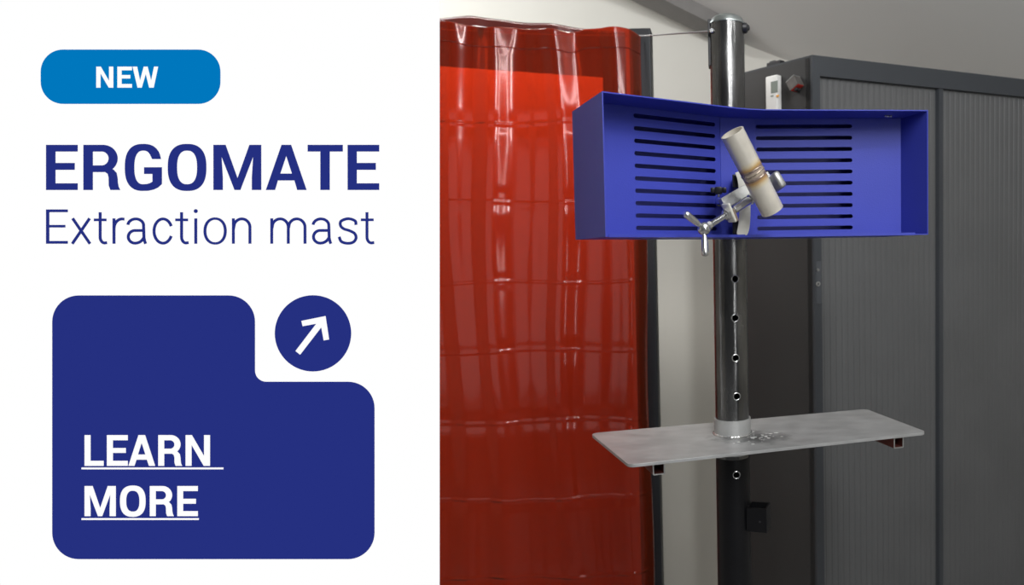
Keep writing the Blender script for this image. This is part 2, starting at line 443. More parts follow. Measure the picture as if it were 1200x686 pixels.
# flat arm behind the screw, running to the far pad
a0 = RY(850, 246, 1.045); a1 = RY(905, 213.5, 1.085)
zax = (a1 - a0).normalized(); fw = V((0, -1, 0)); fw = (fw - zax * fw.dot(zax)).normalized(); upv = zax.cross(fw)
if upv.z < 0: upv = -upv
bm = bm_new(); add_box(bm, (0, 0, (a1 - a0).length / 2), (.017, .012, (a1 - a0).length), frame(a0 + upv * .0085, upv, fw, zax), bev=.0012)
obj('flat_arm', bm, M['zinc'], clamp)
pc = RY(908.5, 214, 1.07)
bm = bm_new(); add_box(bm, (0, 0, 0), (.026, .035, .012), frame(pc, upv, fw, zax), bev=.0045, seg=3)
obj('fixed_jaw', bm, M['zinc'], clamp, smooth=True)
# end plate
ec = on(.47); ex = (V((0, 0, 1)) - ax * ax.z).normalized(); ey = ax.cross(ex)
bm = bm_new(); add_box(bm, (0, 0, 0), (.029, .017, .004), frame(ec, ex, ey, ax), bev=.0022, seg=3)
ep = obj('end_plate', bm, M['beige'], clamp, smooth=True)
bm = bm_new(); add_rod(bm, ec - ax * .009, ec - ax * .002, .0085, .0095, seg=6); add_rod(bm, ec - ax * .011, ec - ax * .006, .006)
obj('nut', bm, M['bright'], ep)
bm = bm_new(); add_box(bm, (0, 0, 0), (.018, .012, .004), frame(ec + ax * .005 - ex * .006, ex, ey, ax), bev=.001); obj('rear_block', bm, mat('tarnished_steel', (.25, .19, .14), .45, .5, var=.2), clamp)
# threaded screw
bm = bm_new(); pr = [(0, 0)]; nthr = 26; L2 = Lh * .80
for k in range(int(L2 / .0011)):
    pr.append((.0044 if k % 2 else .0036, k * .0011 + .0003))
pr += [(.0033, L2), (0, L2)]
bm2 = add_lathe(bm, pr, hub, tip, 20); obj('screw', bm, M['bright'], clamp, smooth=True, angle=60)
bm = bm_new(); add_lathe(bm, [(0, 0), (.0052, 0), (.0058, .003), (.0058, Lh * .3), (.0078, Lh * .32), (.0078, Lh * .40), (.0062, Lh * .42), (.0068, Lh * .47), (.0045, Lh * .5), (0, Lh * .5)], on(.56), on(1.6), 8)
obj('pressure_foot', bm, M['bright'], clamp, smooth=True, angle=25)
bm = bm_new(); b = bmesh.new(); bmesh.ops.create_icosphere(b, subdivisions=3, radius=.0092); merge(bm, b, Matrix.Translation(hub))
add_rod(bm, hub - ax * .006, hub + ax * .013, .0062, seg=8)
hb = obj('hub', bm, M['bright'], clamp, smooth=True)
for (qx, qy, yy) in ((802.5, 250, .965), (826.5, 300, .975)):
    e = RY(qx, qy, yy); dv = (e - hub).normalized(); Lq = (e - hub).length
    bm = bm_new(); add_lathe(bm, [(0, 0), (.0030, 0), (.0030, .010), (.0042, .013), (.0050, Lq - .006), (.0048, Lq - .002), (.003, Lq), (0, Lq)], hub, e, 20)
    obj('handle', bm, M['bright'], clamp, smooth=True)
# small black wing knob
kn = RY(842, 223.5, 1.09)
bm = bm_new(); add_box(bm, kn, (.011, .011, .011), bev=.002)
for s in (-1, 1): add_box(bm, kn + V((s * .0085, 0, .0005)), (.007, .007, .0085), bev=.002)
kb = obj('wing_knob', bm, M['black'], clamp, smooth=True)
bm = bm_new(); add_rod(bm, kn - V((0, 0, .004)), kn - V((0, 0, .016)), .0022); obj('knob_screw', bm, M['bright'], kb, smooth=True)
bm = bm_new(); add_rod(bm, kn - V((0, 0, .010)), kn - V((0, 0, .0165)), .004, .005); add_box(bm, kn + V((.001, .02, -.0165)), (.012, .06, .009), bev=.002)
obj('knob_seat', bm, M['blue'], clamp, smooth=True)
bm = bm_new(); q = kn + V((.002, -.004, -.018)); add_pipe(bm, q + V((0, -.004, 0)), q + V((0, .006, 0)), .0062, .0042, 24); obj('ring', bm, M['tube_in'], clamp, smooth=True)

# ================================================================== welded pipe
p0 = RY(858, 155.5, 0.985); p1 = RY(905, 247, 1.03)
mid = (p0 + p1) / 2; pax = (p1 - p0).normalized()
def pipe_mat():
    m = mat('welded_stainless', (0.68, 0.635, 0.55), 0.3, 0.35, var=0.12, scale=30, bump=0.1, bscale=150)
    nt = m.node_tree; p = nt.nodes['Principled BSDF']
    tc = nn(nt, 'ShaderNodeTexCoord'); d = nn(nt, 'ShaderNodeVectorMath', operation='DOT_PRODUCT'); d.inputs[1].default_value = pax
    nz = nn(nt, 'ShaderNodeTexNoise'); nz.inputs['Scale'].default_value = 45
    nt.links.new(tc.outputs['Object'], d.inputs[0]); nt.links.new(tc.outputs['Object'], nz.inputs['Vector'])
    ad = nn(nt, 'ShaderNodeMath', operation='MULTIPLY_ADD'); ad.inputs[1].default_value = .006; nt.links.new(nz.outputs['Fac'], ad.inputs[0]); nt.links.new(d.outputs['Value'], ad.inputs[2])
    mr = nn(nt, 'ShaderNodeMapRange'); mr.inputs['From Min'].default_value = -.017; mr.inputs['From Max'].default_value = .023
    nt.links.new(ad.outputs[0], mr.inputs[0])
    r = nn(nt, 'ShaderNodeValToRGB'); e = r.color_ramp.elements
    e[0].position = 0; e[0].color = (1, 1, 1, 1); e[1].position = 1; e[1].color = (1, 1, 1, 1)
    for pos, c in ((.12, (1, .93, .78)), (.26, (.75, .5, .2)), (.36, (.32, .24, .28)), (.45, (.62, .55, .5)), (.55, (.7, .62, .55)), (.66, (.3, .22, .26)), (.76, (.75, .48, .2)), (.9, (1, .92, .75))):
        k = e.new(pos); k.color = (*c, 1)
    nt.links.new(mr.outputs[0], r.inputs[0])
    mx = nn(nt, 'ShaderNodeMix', data_type='RGBA', blend_type='MULTIPLY'); mx.inputs[0].default_value = 1
    src = p.inputs['Base Color'].links[0].from_socket
    nt.links.new(src, mx.inputs[6]); nt.links.new(r.outputs[0], mx.inputs[7]); nt.links.new(mx.outputs[2], p.inputs['Base Color'])
    return m
M['pipe'] = pipe_mat()
M['weld'] = mat('weld_bead', (0.42, 0.35, 0.28), 0.35, 0.8, var=0.4, scale=120)
wp = thing('welded_pipe', mid, 'short tilted beige steel pipe with a heat-stained weld seam held in the clamp', 'pipe')
PR = 0.0166
bm = bm_new(); add_pipe(bm, p0, p1, PR, PR - .0018, 64); obj('tube', bm, M['pipe'], wp, smooth=True)
# weld seam: one bead round the tube plus a flat oblong loop on its front
def tube_path(bm, pts, rad, closed=False, seg=8):
    b = bmesh.new(); rings = []; n = len(pts)
    for i, p in enumerate(pts):
        a = pts[(i + 1) % n] if closed or i < n - 1 else p; c = pts[i - 1] if closed or i > 0 else p
        t = (V(a) - V(c)).normalized(); s = V((0, 0, 1)) if abs(t.z) < .9 else V((1, 0, 0))
        x = t.cross(s).normalized(); y = t.cross(x); r = rad[i] if isinstance(rad, list) else rad
        rings.append([b.verts.new(V(p) + (x * cos(2 * pi * k / seg) + y * sin(2 * pi * k / seg)) * r) for k in range(seg)])
    m_ = n if closed else n - 1
    for i in range(m_):
        a, c = rings[i], rings[(i + 1) % n]
        for k in range(seg): b.faces.new((a[k], a[(k + 1) % seg], c[(k + 1) % seg], c[k]))
    if not closed: b.faces.new(rings[0][::-1]); b.faces.new(rings[-1])
    merge(bm, b)
fx = (V((0, -1, 0)) - pax * (-pax.y)).normalized(); fy = pax.cross(fx)
bm = bm_new(); pts, rd = [], []
for k in range(120):
    a = 2 * pi * k / 120; pts.append(mid + pax * .001 * sin(a * 3) + (fx * cos(a) + fy * sin(a)) * (PR - .0002)); rd.append(.0009 + .0003 * (k % 3 == 0))
tube_path(bm, pts, rd, True); obj('weld_bead', bm, M['weld'], wp, smooth=True)
bm = bm_new(); pts, rd = [], []
for k in range(90):
    t = 2 * pi * k / 90; ang = 1.0 * (abs(cos(t)) ** .5) * (1 if cos(t) > 0 else -1); h = .0065 * (abs(sin(t)) ** .7) * (1 if sin(t) > 0 else -1)
    pts.append(mid + pax * h + (fx * cos(ang) + fy * sin(ang)) * (PR - .0002)); rd.append(.0007 + .0003 * (k % 2))
tube_path(bm, pts, rd, True, 6); obj('weld_loop', bm, M['weld'], wp, smooth=True)

# ================================================================== tray
tz = RY(862, 508, MY).z
q = [RZ(737, 545, tz), RZ(1086.5, 506.5, tz), RZ(1015, 479.5, tz), RZ(692, 508, tz)]
tray = thing('tray_shelf', V((mast_at(tz).x, mast_at(tz).y, tz - .03)), 'flat grey steel tray plate with rounded corners fixed round the mast below the hood', 'tray')
def rounded(poly, rs, n=6):
    out = []
    for i, p in enumerate(poly):
        p = V(p); a = V(poly[i - 1]); c = V(poly[(i + 1) % len(poly)]); r = rs[i] if isinstance(rs, (list, tuple)) else rs
        if not r: out.append(tuple(p)); continue
        d0 = (a - p).normalized(); d1 = (c - p).normalized(); th = d0.angle(d1); t = r / math.tan(th / 2)
        o = p + (d0 + d1).normalized() * (r / sin(th / 2)); s = p + d0 * t; e = p + d1 * t
        v0, v1 = s - o, e - o
        a0_ = math.atan2(v0.y, v0.x); a1_ = math.atan2(v1.y, v1.x); da = (a1_ - a0_ + pi) % (2 * pi) - pi
        for k in range(n + 1):
            g = a0_ + da * k / n; out.append((o.x + r * cos(g), o.y + r * sin(g)))
    return out
mtc = mast_at(tz)
hole = [(mtc.x + (MR + .0008) * cos(-2 * pi * k / 40), mtc.y + (MR + .0008) * sin(-2 * pi * k / 40)) for k in range(40)]
bm = bm_new(); add_prism(bm, [rounded([(p.x, p.y) for p in q], .012), hole], lambda p: V((p[0], p[1], tz - .005)), (0, 0, 1), .005)
pl = obj('plate', bm, M['plate'], tray)
bv = pl.modifiers.new('bevel', 'BEVEL'); bv.width = .0008; bv.segments = 2; bv.limit_method = 'ANGLE'
bm = bm_new(); ct_ = RY(860, 484, MY - .0).z
add_pipe(bm, mast_at(tz - .034), mast_at(tz + .0285), .0325, MR + .0005, 64)
co = obj('collar', bm, mat('grey_collar', (.42, .42, .41), .45, .4, var=.1, scale=40), tray, smooth=True)
bm = bm_new(); pts, rd = [], []
for k in range(90):
    a = 2 * pi * k / 90; pts.append(V((mtc.x + .0335 * cos(a), mtc.y + .0335 * sin(a), tz + .0012))); rd.append(.0018 + .0006 * sin(k * 2.1))
tube_path(bm, pts, rd, True); obj('weld_bead', bm, mat('bright_weld', (.62, .62, .6), .25, .8, var=.2, scale=200), tray, smooth=True)
# weld spatter scars in front of the collar
bm = bm_new()
for k in range(46):
    px = 890 + random.gauss(0, 12); py = 512 - (px - 890) * .09 + random.gauss(0, 3.2)
    p = RZ(px, py, tz); r = random.uniform(.0007, .0028)
    b = bmesh.new(); bmesh.ops.create_icosphere(b, subdivisions=1, radius=r); bmesh.ops.scale(b, vec=(1.5, 1, .3), verts=b.verts); merge(bm, b, Matrix.Translation(p))
obj('weld_spatter', bm, mat('bright_spatter', (.75, .75, .73), .35, .4), tray)
# scorched and scraped patch in the plate's own surface
nt = M['plate'].node_tree; pb_ = nt.nodes['Principled BSDF']; src = pb_.inputs['Base Color'].links[0].from_socket
tc = nn(nt, 'ShaderNodeTexCoord'); mpn = nn(nt, 'ShaderNodeMapping')
sp = RZ(882, 513, tz) - V(tray.location); mpn.inputs['Location'].default_value = (-sp.x * 13, -sp.y * 20, 0); mpn.inputs['Scale'].default_value = (13, 20, 0)
ln_ = nn(nt, 'ShaderNodeVectorMath', operation='LENGTH'); nz = nn(nt, 'ShaderNodeTexNoise'); nz.inputs['Scale'].default_value = 60; nz.inputs['Detail'].default_value = 6
nt.links.new(tc.outputs['Object'], mpn.inputs[0]); nt.links.new(mpn.outputs[0], ln_.inputs[0]); nt.links.new(tc.outputs['Object'], nz.inputs['Vector'])
sm_ = nn(nt, 'ShaderNodeMath', operation='MULTIPLY_ADD'); sm_.inputs[1].default_value = 1.6; nt.links.new(nz.outputs['Fac'], sm_.inputs[0]); nt.links.new(ln_.outputs['Value'], sm_.inputs[2])
mr = nn(nt, 'ShaderNodeMapRange'); mr.inputs['From Min'].default_value = .95; mr.inputs['From Max'].default_value = 1.8; mr.inputs['To Min'].default_value = .32; mr.inputs['To Max'].default_value = 1
nt.links.new(sm_.outputs[0], mr.inputs[0])
mx = nn(nt, 'ShaderNodeVectorMath', operation='SCALE'); nt.links.new(src, mx.inputs[0]); nt.links.new(mr.outputs[0], mx.inputs['Scale']); nt.links.new(mx.outputs[0], pb_.inputs['Base Color'])
# square tubes under the plate
bdir = ((q[3] - q[0]).normalized() + (q[2] - q[1]).normalized()).normalized(); fdir = (q[1] - q[0]).normalized()
for (px, py) in ((772, 549.5), (1053, 519)):
    s2 = .0098
    zz = tz - .005 - s2
    c = RZ(px, py, zz)
    for _ in range(1): pass
    bm = bm_new(); out = rounded([(-s2, -s2), (s2, -s2), (s2, s2), (-s2, s2)], .002, 3); inn = rounded([(-s2 * .80, -s2 * .80), (s2 * .80, -s2 * .80), (s2 * .80, s2 * .80), (-s2 * .80, s2 * .80)], .001, 3)
    T = lambda p, c=c: c + V((fdir.x * p[0], fdir.y * p[0], p[1]))
    add_prism(bm, [out, inn], T, bdir, .15)
    for f in bm.faces: pass
    so = obj('square_tube', bm, [M['red_reflect']], tray)
    bm = bm_new(); T2 = lambda p, c=c: c - bdir * .0008 + V((fdir.x * p[0], fdir.y * p[0], p[1]))
    add_prism(bm, [out, inn], T2, bdir, .0012); obj('cut_end', bm, M['zinc'], so)

# ================================================================== cabinet
CZ = 2.0
C0 = RZ(950.5, 66.5, CZ); C1 = RZ(1200, 95, CZ); C3 = RZ(872, 86.5, CZ)
cu = (C1 - C0).normalized(); cv = (C3 - C0).normalized()
def CP(s, d, z): return C0 + cu * s + cv * d + V((0, 0, z - CZ))
def s_front(px):
    P = V((C0.x, C0.y)); return s_on(P, P + V((cu.x, cu.y)), px)
cab = thing('tambour_cabinet', CP(0, 0, 0), 'tall charcoal grey office cabinet with ribbed roller doors behind the mast', 'cabinet')
sm = s_front(1102.5); CW = 2 * sm
_P = V((C0.x, C0.y)); CDp = s_on(_P, _P + V((cv.x, cv.y)), 846)
def slab(bm, s0, s1, d0, d1, z0, z1):
    add_prism(bm, [[(s0, d0), (s1, d0), (s1, d1), (s0, d1)]], lambda p: CP(p[0], p[1], z0), (0, 0, 1), z1 - z0)
rail = .047
bm = bm_new(); slab(bm, 0, .018, .003, CDp, .03, CZ - .001); obj('side_panel', bm, M['cab_side'], cab)
bm = bm_new(); slab(bm, CW - .018, CW, .003, CDp, .03, CZ - .001); obj('side_panel', bm, M['cab_side'], cab)
bm = bm_new(); slab(bm, 0.018, CW - .018, CDp - .01, CDp, .03, CZ - .002); obj('rear_panel', bm, M['cab_side'], cab)
bm = bm_new(); slab(bm, 0.0, CW, 0.02, CDp, CZ - .001, CZ + .004); obj('top_panel', bm, M['cab_frame'], cab)
bm = bm_new(); slab(bm, 0, CW, -.004, .02, CZ - rail, CZ + .004); obj('top_rail', bm, M['cab_frame'], cab)
bm = bm_new(); slab(bm, 0, CW, -.004, .40, 0, .06); obj('plinth', bm, M['cab_frame'], cab)
sw = s_front(960.5)
bm = bm_new(); slab(bm, 0, sw, -.004, .018, .06, CZ - rail); stl = obj('stile', bm, M['cab_frame'], cab)
bm = bm_new(); slab(bm, CW - sw, CW, -.004, .018, .06, CZ - rail); obj('stile', bm, M['cab_frame'], cab)
bm = bm_new(); slab(bm, sm - .007, sm + .007, -.001, .02, .06, CZ - rail); obj('centre_post', bm, M['cab_frame'], cab)
def tambour(s0, s1):
    bm = bm_new(); pitch = .0185; n = int((s1 - s0) / pitch); pitch = (s1 - s0) / n
    prof = []
    for k in range(n):
        a = s0 + k * pitch
        prof += [(a, .0112), (a + .0012, .0095), (a + pitch * .5, .0088), (a + pitch - .0012, .0095)]
    prof.append((s1, .0125))
    prof = prof + [(s1, .017), (s0, .017)]
    add_prism(bm, [prof], lambda p: CP(p[0], p[1], .06), (0, 0, 1), CZ - rail - .06)
    return obj('roller_door', bm, M['tambour'], cab)
tambour(sw, sm - .007); tambour(sm + .007, CW - sw)
# worn lock bracket on the left stile
def SP(px, py, off=-.006):   # on the front plane of the cabinet at a pixel
    s = s_front(px); b = CP(s, off, 0); d = ray(px, py); return V((b.x, b.y, CAM.z + d.z * b.y / d.y))
bm = bm_new(); a = SP(955.5, 318); b_ = SP(955.5, 345)
add_box(bm, (a + b_) / 2 + cv * .0012, (.019, .0016, (a - b_).length + .05), frame((0, 0, 0), cu, V((-cu.y, cu.x, 0)), V((0, 0, 1))) if False else None, bev=.0005)
lb = obj('lock_plate', bm, M['cab_frame'], stl)
for py, rr in ((316.5, .0035), (333, .006)):
    bm = bm_new(); a = SP(955, py); nf = V((cu.y, -cu.x, 0)); add_pipe(bm, a, a + nf * .003, rr, rr * .55, 20); obj('lock_hole', bm, M['zinc'], lb, smooth=True)
# small black clip on the cabinet top
cc = RZ(909, 77, CZ + .012)
bm = bm_new(); add_box(bm, (0, 0, 0), (.05, .02, .018), frame(V((cc.x, cc.y, CZ + .013)), cv, V((cv.y, -cv.x, 0)), V((0, 0, 1))), bev=.002)
add_box(bm, (.006, 0, .009), (.02, .016, .006), frame(V((cc.x, cc.y, CZ + .013)), cv, V((cv.y, -cv.x, 0)), V((0, 0, 1))), bev=.001)
bk = obj('clip', bm, M['black'], None, origin=(cc.x, cc.y, CZ + .004)); props(bk, 'tiny black clip lying on the top left edge of the grey cabinet', 'clip')
# things stuck on the cabinet side
cn = V((-cv.y, cv.x, 0)).normalized()
if cn.x > 0: cn = -cn
def SIDE(px, py, off=0.0):
    P = V((C0.x, C0.y)) + V((cn.x, cn.y)) * off; u = V((cv.x, cv.y)); d = ray(px, py); d2 = V((d.x, d.y))
    t = -(P.x * d2.y - P.y * d2.x) / (u.x * d2.y - u.y * d2.x); b = P + u * t
    return V((b.x, b.y, CAM.z + d.z * b.y / d.y))
ud = V((0, 0, 1))
a = SIDE(909.5, 90, .0); b_ = SIDE(909.5, 140, .0)
wl = (SIDE(901.5, 110) - SIDE(915, 110)).length
hl = (a - b_).length
rc = thing('air_conditioner_remote', b_, 'white remote control with grey display mounted on the dark cabinet side', 'remote control')
cen = (a + b_) / 2
fr = frame(cen, V((cv.x, cv.y, 0)), ud, cn)
bm = bm_new(); add_box(bm, (0, 0, .010), (wl, hl, .020), fr, bev=.004, seg=3); rb = obj('body', bm, M['white_plastic'], rc, smooth=True)
dc = (SIDE(906, 101.5, .02) - cen)
def loc2(px, py): v = SIDE(px, py, .02) - cen; return (v.dot(V((cv.x, cv.y, 0))), v.dot(ud))
x0, y0 = loc2(907.5, 102); 
bm = bm_new(); add_box(bm, (x0, y0, .0203), (wl * .58, hl * .27, .0012), fr, bev=.0004); obj('display', bm, M['lcd'], rb)
x0, y0 = loc2(911.5, 112.5)
bm = bm_new(); add_box(bm, (x0, y0, .0206), (wl * .22, hl * .05, .002), fr, bev=.0006); obj('orange_button', bm, M['orange'], rb)
bm = bm_new()
for k in range(3):
    x1, y1 = loc2(904.5, 112.7); add_box(bm, (x1 + wl * (.06 - .09 * k), y1, .0206), (wl * .06, hl * .03, .0015), fr, bev=.0004)
obj('button', bm, M['lcd'], rb)
# switchable magnet base
mg = thing('magnetic_base', SIDE(932, 100, 0), 'small tilted magnetic block with red face and black rotary knob on the cabinet side', 'magnet')
mc_ = SIDE(935.5, 99.5, .001)
rt = Matrix.Rotation(R(28), 4, 'Z')
fr = frame(mc_, V((-cv.x, -cv.y, 0)), ud, cn) @ rt
dz = .05
bm = bm_new()
k_ = .66
def MB_(c, z, b=0, seg=2): add_box(bm, tuple(v * k_ for v in c), tuple(v * k_ for v in z), fr, bev=b * k_, seg=seg)
MB_((0, 0.0, .020), (.046, .040, .040), .0015); bd = obj('steel_block', bm, mat('worn_tool_steel', (.16, .15, .14), .45, .5, var=.2, scale=60), mg)
bm = bm_new(); MB_((0.002, -.0212, .021), (.040, .003, .034), .0008); obj('red_face', bm, M['red'], bd)
bm = bm_new(); MB_((0.0, -.0265, .021), (.014, .012, .030), .003, 3); obj('rotary_knob', bm, M['black'], mg, smooth=True)
bm = bm_new(); MB_((0.0, .0212, .021), (.047, .003, .041), .001); obj('cover_plate', bm, M['zinc'], bd)

# ================================================================== red welding curtain
CY = 1.9
def curtain(name, y0, tilt, xl, xr, ztop, zbot, amp, m, label, phase=0.0, ridges=None, curl=True, origin=None, res=700):
    nx, nz = 360, res
    z_s = [zz for zz in seams]
    b = bmesh.new(); g = []
    Wd = xr - xl
    for j in range(nz + 1):
        fz = j / nz; row = []
        for i in range(nx + 1):
            u = i / nx; x = xl + Wd * u
            zt_ = ztop(x); z = zt_ + (zbot - zt_) * fz
            # folds: a few vertical waves, calmer towards the bottom
            k = (1.0 - .45 * fz)
            fold = 0
            for (rx, wdt, a) in ridges: fold -= a * math.exp(-((x + .012 * sin(z * 5 + rx * 9) - rx) / wdt) ** 2)
            y = y0 + tilt * (x - xl) + fold * amp * k
            y += .0005 * sin(x * 52 + z * 6 + phase) * sin(z * 11 + x * 9) * k
            # quilted bulge between seams and sharp crease at seams
            for zs_ in z_s:
                dzv = (z - zs_ - .004 * sin(x * 14 + zs_ * 7))
                if abs(dzv) < .06: y += -.0030 * math.exp(-(dzv / .0034) ** 2) + .0032 * math.exp(-(dzv / .022) ** 2)
            if fz < .035: y += .004 * sin(x * 45) * (1 - fz / .035)
            if curl and u > .94: t = (u - .94) / .06; y += .035 * t * t; x -= .006 * t * t * (1 + sin(z * 7) * .6)
            row.append(b.verts.new((x, y, z)))
        g.append(row)
    for j in range(nz):
        for i in range(nx): b.faces.new((g[j][i], g[j][i + 1], g[j + 1][i + 1], g[j + 1][i]))
    o = obj(name, b, m, None, smooth=True, angle=180, origin=origin)
    sd = o.modifiers.new('thickness', 'SOLIDIFY'); sd.thickness = .0012
    return o
seams = [RY(630, py, CY).z for py in (143, 236, 331, 412, 495, 587, 679)] + [RY(630, 780 + 92 * k, CY).z for k in range(5)]
def xat(px, y=CY, py=300): return RY(px, py, y).x
ridge = [(xat(px), wd_, a_) for px, wd_, a_ in ((478, .05, 1), (536, .035, .8), (578, .040, 1.15), (628, .022, .35), (656, .036, 1.15), (700, .03, .3), (731, .034, 1.0))]
tops = [(430, 27), (514, 24), (560, 29), (580, 33), (605, 31), (640, 33), (668, 36), (690, 31), (735, 30), (757, 34), (800, 36)]
def ztop(x):
    px = PX + F * x / CY - 4
    for (a, ya), (c, yc) in zip(tops, tops[1:]):
        if a <= px <= c: t = (px - a) / (c - a); t = t * t * (3 - 2 * t); return RY(px, ya + (yc - ya) * t, CY).z
    return RY(px, 27, CY).z
cur = curtain('welding_curtain', CY, .04, xat(420), xat(756.5, CY), ztop, .12, .019, M['curtain'], None, ridges=ridge, origin=(xat(640), CY, .12))
props(cur, 'glossy translucent red vinyl welding curtain with creases hanging left of the mast', 'curtain')
# stitched hem along the curtain's top
bm = bm_new(); pts = []
me = cur.data; nx = 360; jrow = 18
for i in range(0, nx + 1, 3):
    v = me.vertices[jrow * (nx + 1) + i].co + cur.location; pts.append(v + V((0, -.0022, .0015 * sin(i * .11))))
tube_path(bm, pts, .0016, False, 6)
obj('hem_seam', bm, M['curtain'], cur, smooth=True)
Y2 = 2.36
ridge = [(xat(px, Y2), wd_, a_) for px, wd_, a_ in ((470, .06, 1), (560, .05, .8), (660, .05, .7))]
t2 = [(430, 26), (514, 21), (560, 20), (600, 23), (650, 28), (690, 33), (800, 40)]
def ztop2(x):
    px = PX + F * x / Y2 - 4
    for (a, ya), (c, yc) in zip(t2, t2[1:]):
        if a <= px <= c: t = (px - a) / (c - a); return RY(px, ya + (yc - ya) * t, Y2).z
    return RY(px, 30, Y2).z
cur2 = curtain('welding_curtain', Y2, .02, xat(420, Y2), xat(738, Y2), ztop2, .12, .03, M['curtain_back'], None, phase=2, ridges=ridge, curl=False, origin=(xat(640), Y2, .12), res=300)
props(cur2, 'second red curtain layer just behind, its grey-red rim showing above the front curtain', 'curtain')
# pale board seen through the curtain
bt = RY(514, 77.5, 2.22); bt2 = RY(706, 91, 2.22)
bm = bm_new(); xl_ = xat(425, 2.22)
sl2 = (bt2.z - bt.z) / (bt2.x - bt.x)
add_prism(bm, [[(xl_, 0.0), (xat(768, 2.22), 0.0), (xat(768, 2.22), RY(720, 190, 2.22).z), (bt2.x, RY(720, 190, 2.22).z), (bt2.x, bt2.z), (xl_, bt2.z - sl2 * (bt2.x - xl_))]], lambda p: V((p[0], 2.22, p[1])), (0, 1, 0), .012)
bd = obj('pale_board', bm, M['board'], None, origin=(xat(600), 2.22, 0)); props(bd, 'pale board standing behind the red curtain and glowing orange through it', 'board')
# dark post carrying the curtain rail
pt = RY(762, 33, 2.0); pbm = RY(775, 686, 2.0)
bm = bm_new()
pw = .058
add_prism(bm, [rounded([(pt.x - pw, 2.0), (pt.x, 2.0), (pt.x, 2.06), (pt.x - pw, 2.06)], .003, 3)], lambda p: V((p[0], p[1], 0)), (0, 0, 1), pt.z)
post = thing('curtain_post', (pt.x - pw / 2, 2.03, 0), 'slim dark slate upright post at the right edge of the red curtain', 'post')
obj('upright', bm, M['slate'], post)
bm = bm_new(); add_box(bm, (pt.x - pw / 2, 2.05, .004), (.14, .2, .008), bev=.002); obj('foot_plate', bm, M['slate'], post)
# thin rail / cable
bm = bm_new()
ra = RY(640, 35.5, 1.93); rb_ = RY(757, 42, 1.97); rc_ = RY(833.5, 36.5, MY + .004)
tube_path(bm, [RY(420, 30, 1.97), ra + V((0, .04, 0)), rb_, rc_], .0018, False, 8)
ro = obj('curtain_wire', bm, mat('dull_wire', (.3, .3, .3), .6, .3), None, smooth=True, origin=rb_); props(ro, 'thin grey wire stretched from the red curtain top across to the mast', 'wire')

# ================================================================== flat banner graphic on the left, built as a glowing sign
DS = 1.08
sx_ax, sy_ax, sn_ax = (CR @ V((1, 0, 0))), (CR @ V((0, 1, 0))), (CR @ V((0, 0, 1)))
foot = RD(260, 760, DS)
sign = thing('glowing_banner_sign', V((foot.x, foot.y + .1, 0)), 'large white banner graphic built as a glowing sign board with navy and light blue lettering left of the red curtain', 'sign')
def sgn(bm, loops, lvl=0, th=.0005):
    d = th
    add_prism(bm, loops, lambda p: RD(p[0], p[1], DS) + sn_ax * (.0005 * lvl), sn_ax, d)
def SO(name, lps, m, parent, lvl):
    bm = bm_new()
    for l in lps: sgn(bm, l, lvl)
    return obj(name, bm, m, parent)
bm = bm_new()
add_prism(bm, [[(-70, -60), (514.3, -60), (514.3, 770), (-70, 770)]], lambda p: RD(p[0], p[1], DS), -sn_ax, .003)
panel = obj('glowing_banner_face', bm, M['banner_glow_white'], sign)
bm = bm_new()
add_prism(bm, [[(-50, -40), (490, -40), (490, 750), (-50, 750)], [(-20, -10), (-20, 720), (460, 720), (460, -10)]], lambda p: RD(p[0], p[1], DS) - sn_ax * .0032, -sn_ax, .02)
obj('added_banner_backing', bm, M['slate'], sign)
for px in (0, 440):
    a = RD(px, 745, DS) - sn_ax * .013; bm = bm_new()
    add_box(bm, (a.x, a.y + .005, a.z / 2 + .02), (.03, .02, a.z + .04), bev=.002); add_box(bm, (a.x, a.y + .005, .01), (.05, .5, .02), bev=.003)
    obj('added_banner_leg', bm, M['slate'], sign)
def circ(cx, cy, r, n=72, ry=None): return [(cx + r * cos(2 * pi * k / n), cy + (ry or r) * sin(2 * pi * k / n)) for k in range(n)]
pill = SO('pill_badge', [[rounded([(48, 58.2), (258.4, 58.2), (258.4, 121.9), (48, 121.9)], 26, 12)]], M['banner_glow_cyan'], panel, 0)
card = SO('stepped_card', [[rounded([(61.5, 346.4), (298.9, 346.4), (298.9, 447.6), (439, 447.6), (439, 655.6), (61.5, 655.6)], [31, 31, 13, 31, 31, 31], 12)]], M['banner_glow_navy'], panel, 0)
disc = SO('arrow_disc', [[circ(366.9, 390.9, 44.7)]], M['banner_glow_navy'], panel, 0)
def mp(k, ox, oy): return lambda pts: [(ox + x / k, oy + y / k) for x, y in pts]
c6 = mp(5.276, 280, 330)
SO('arrow', [[c6([(388, 244), (537, 214), (559, 359), (526, 365), (511, 283), (380, 453), (352, 430), (480, 262), (396, 277)])]], M['banner_glow_white'], disc, 1)
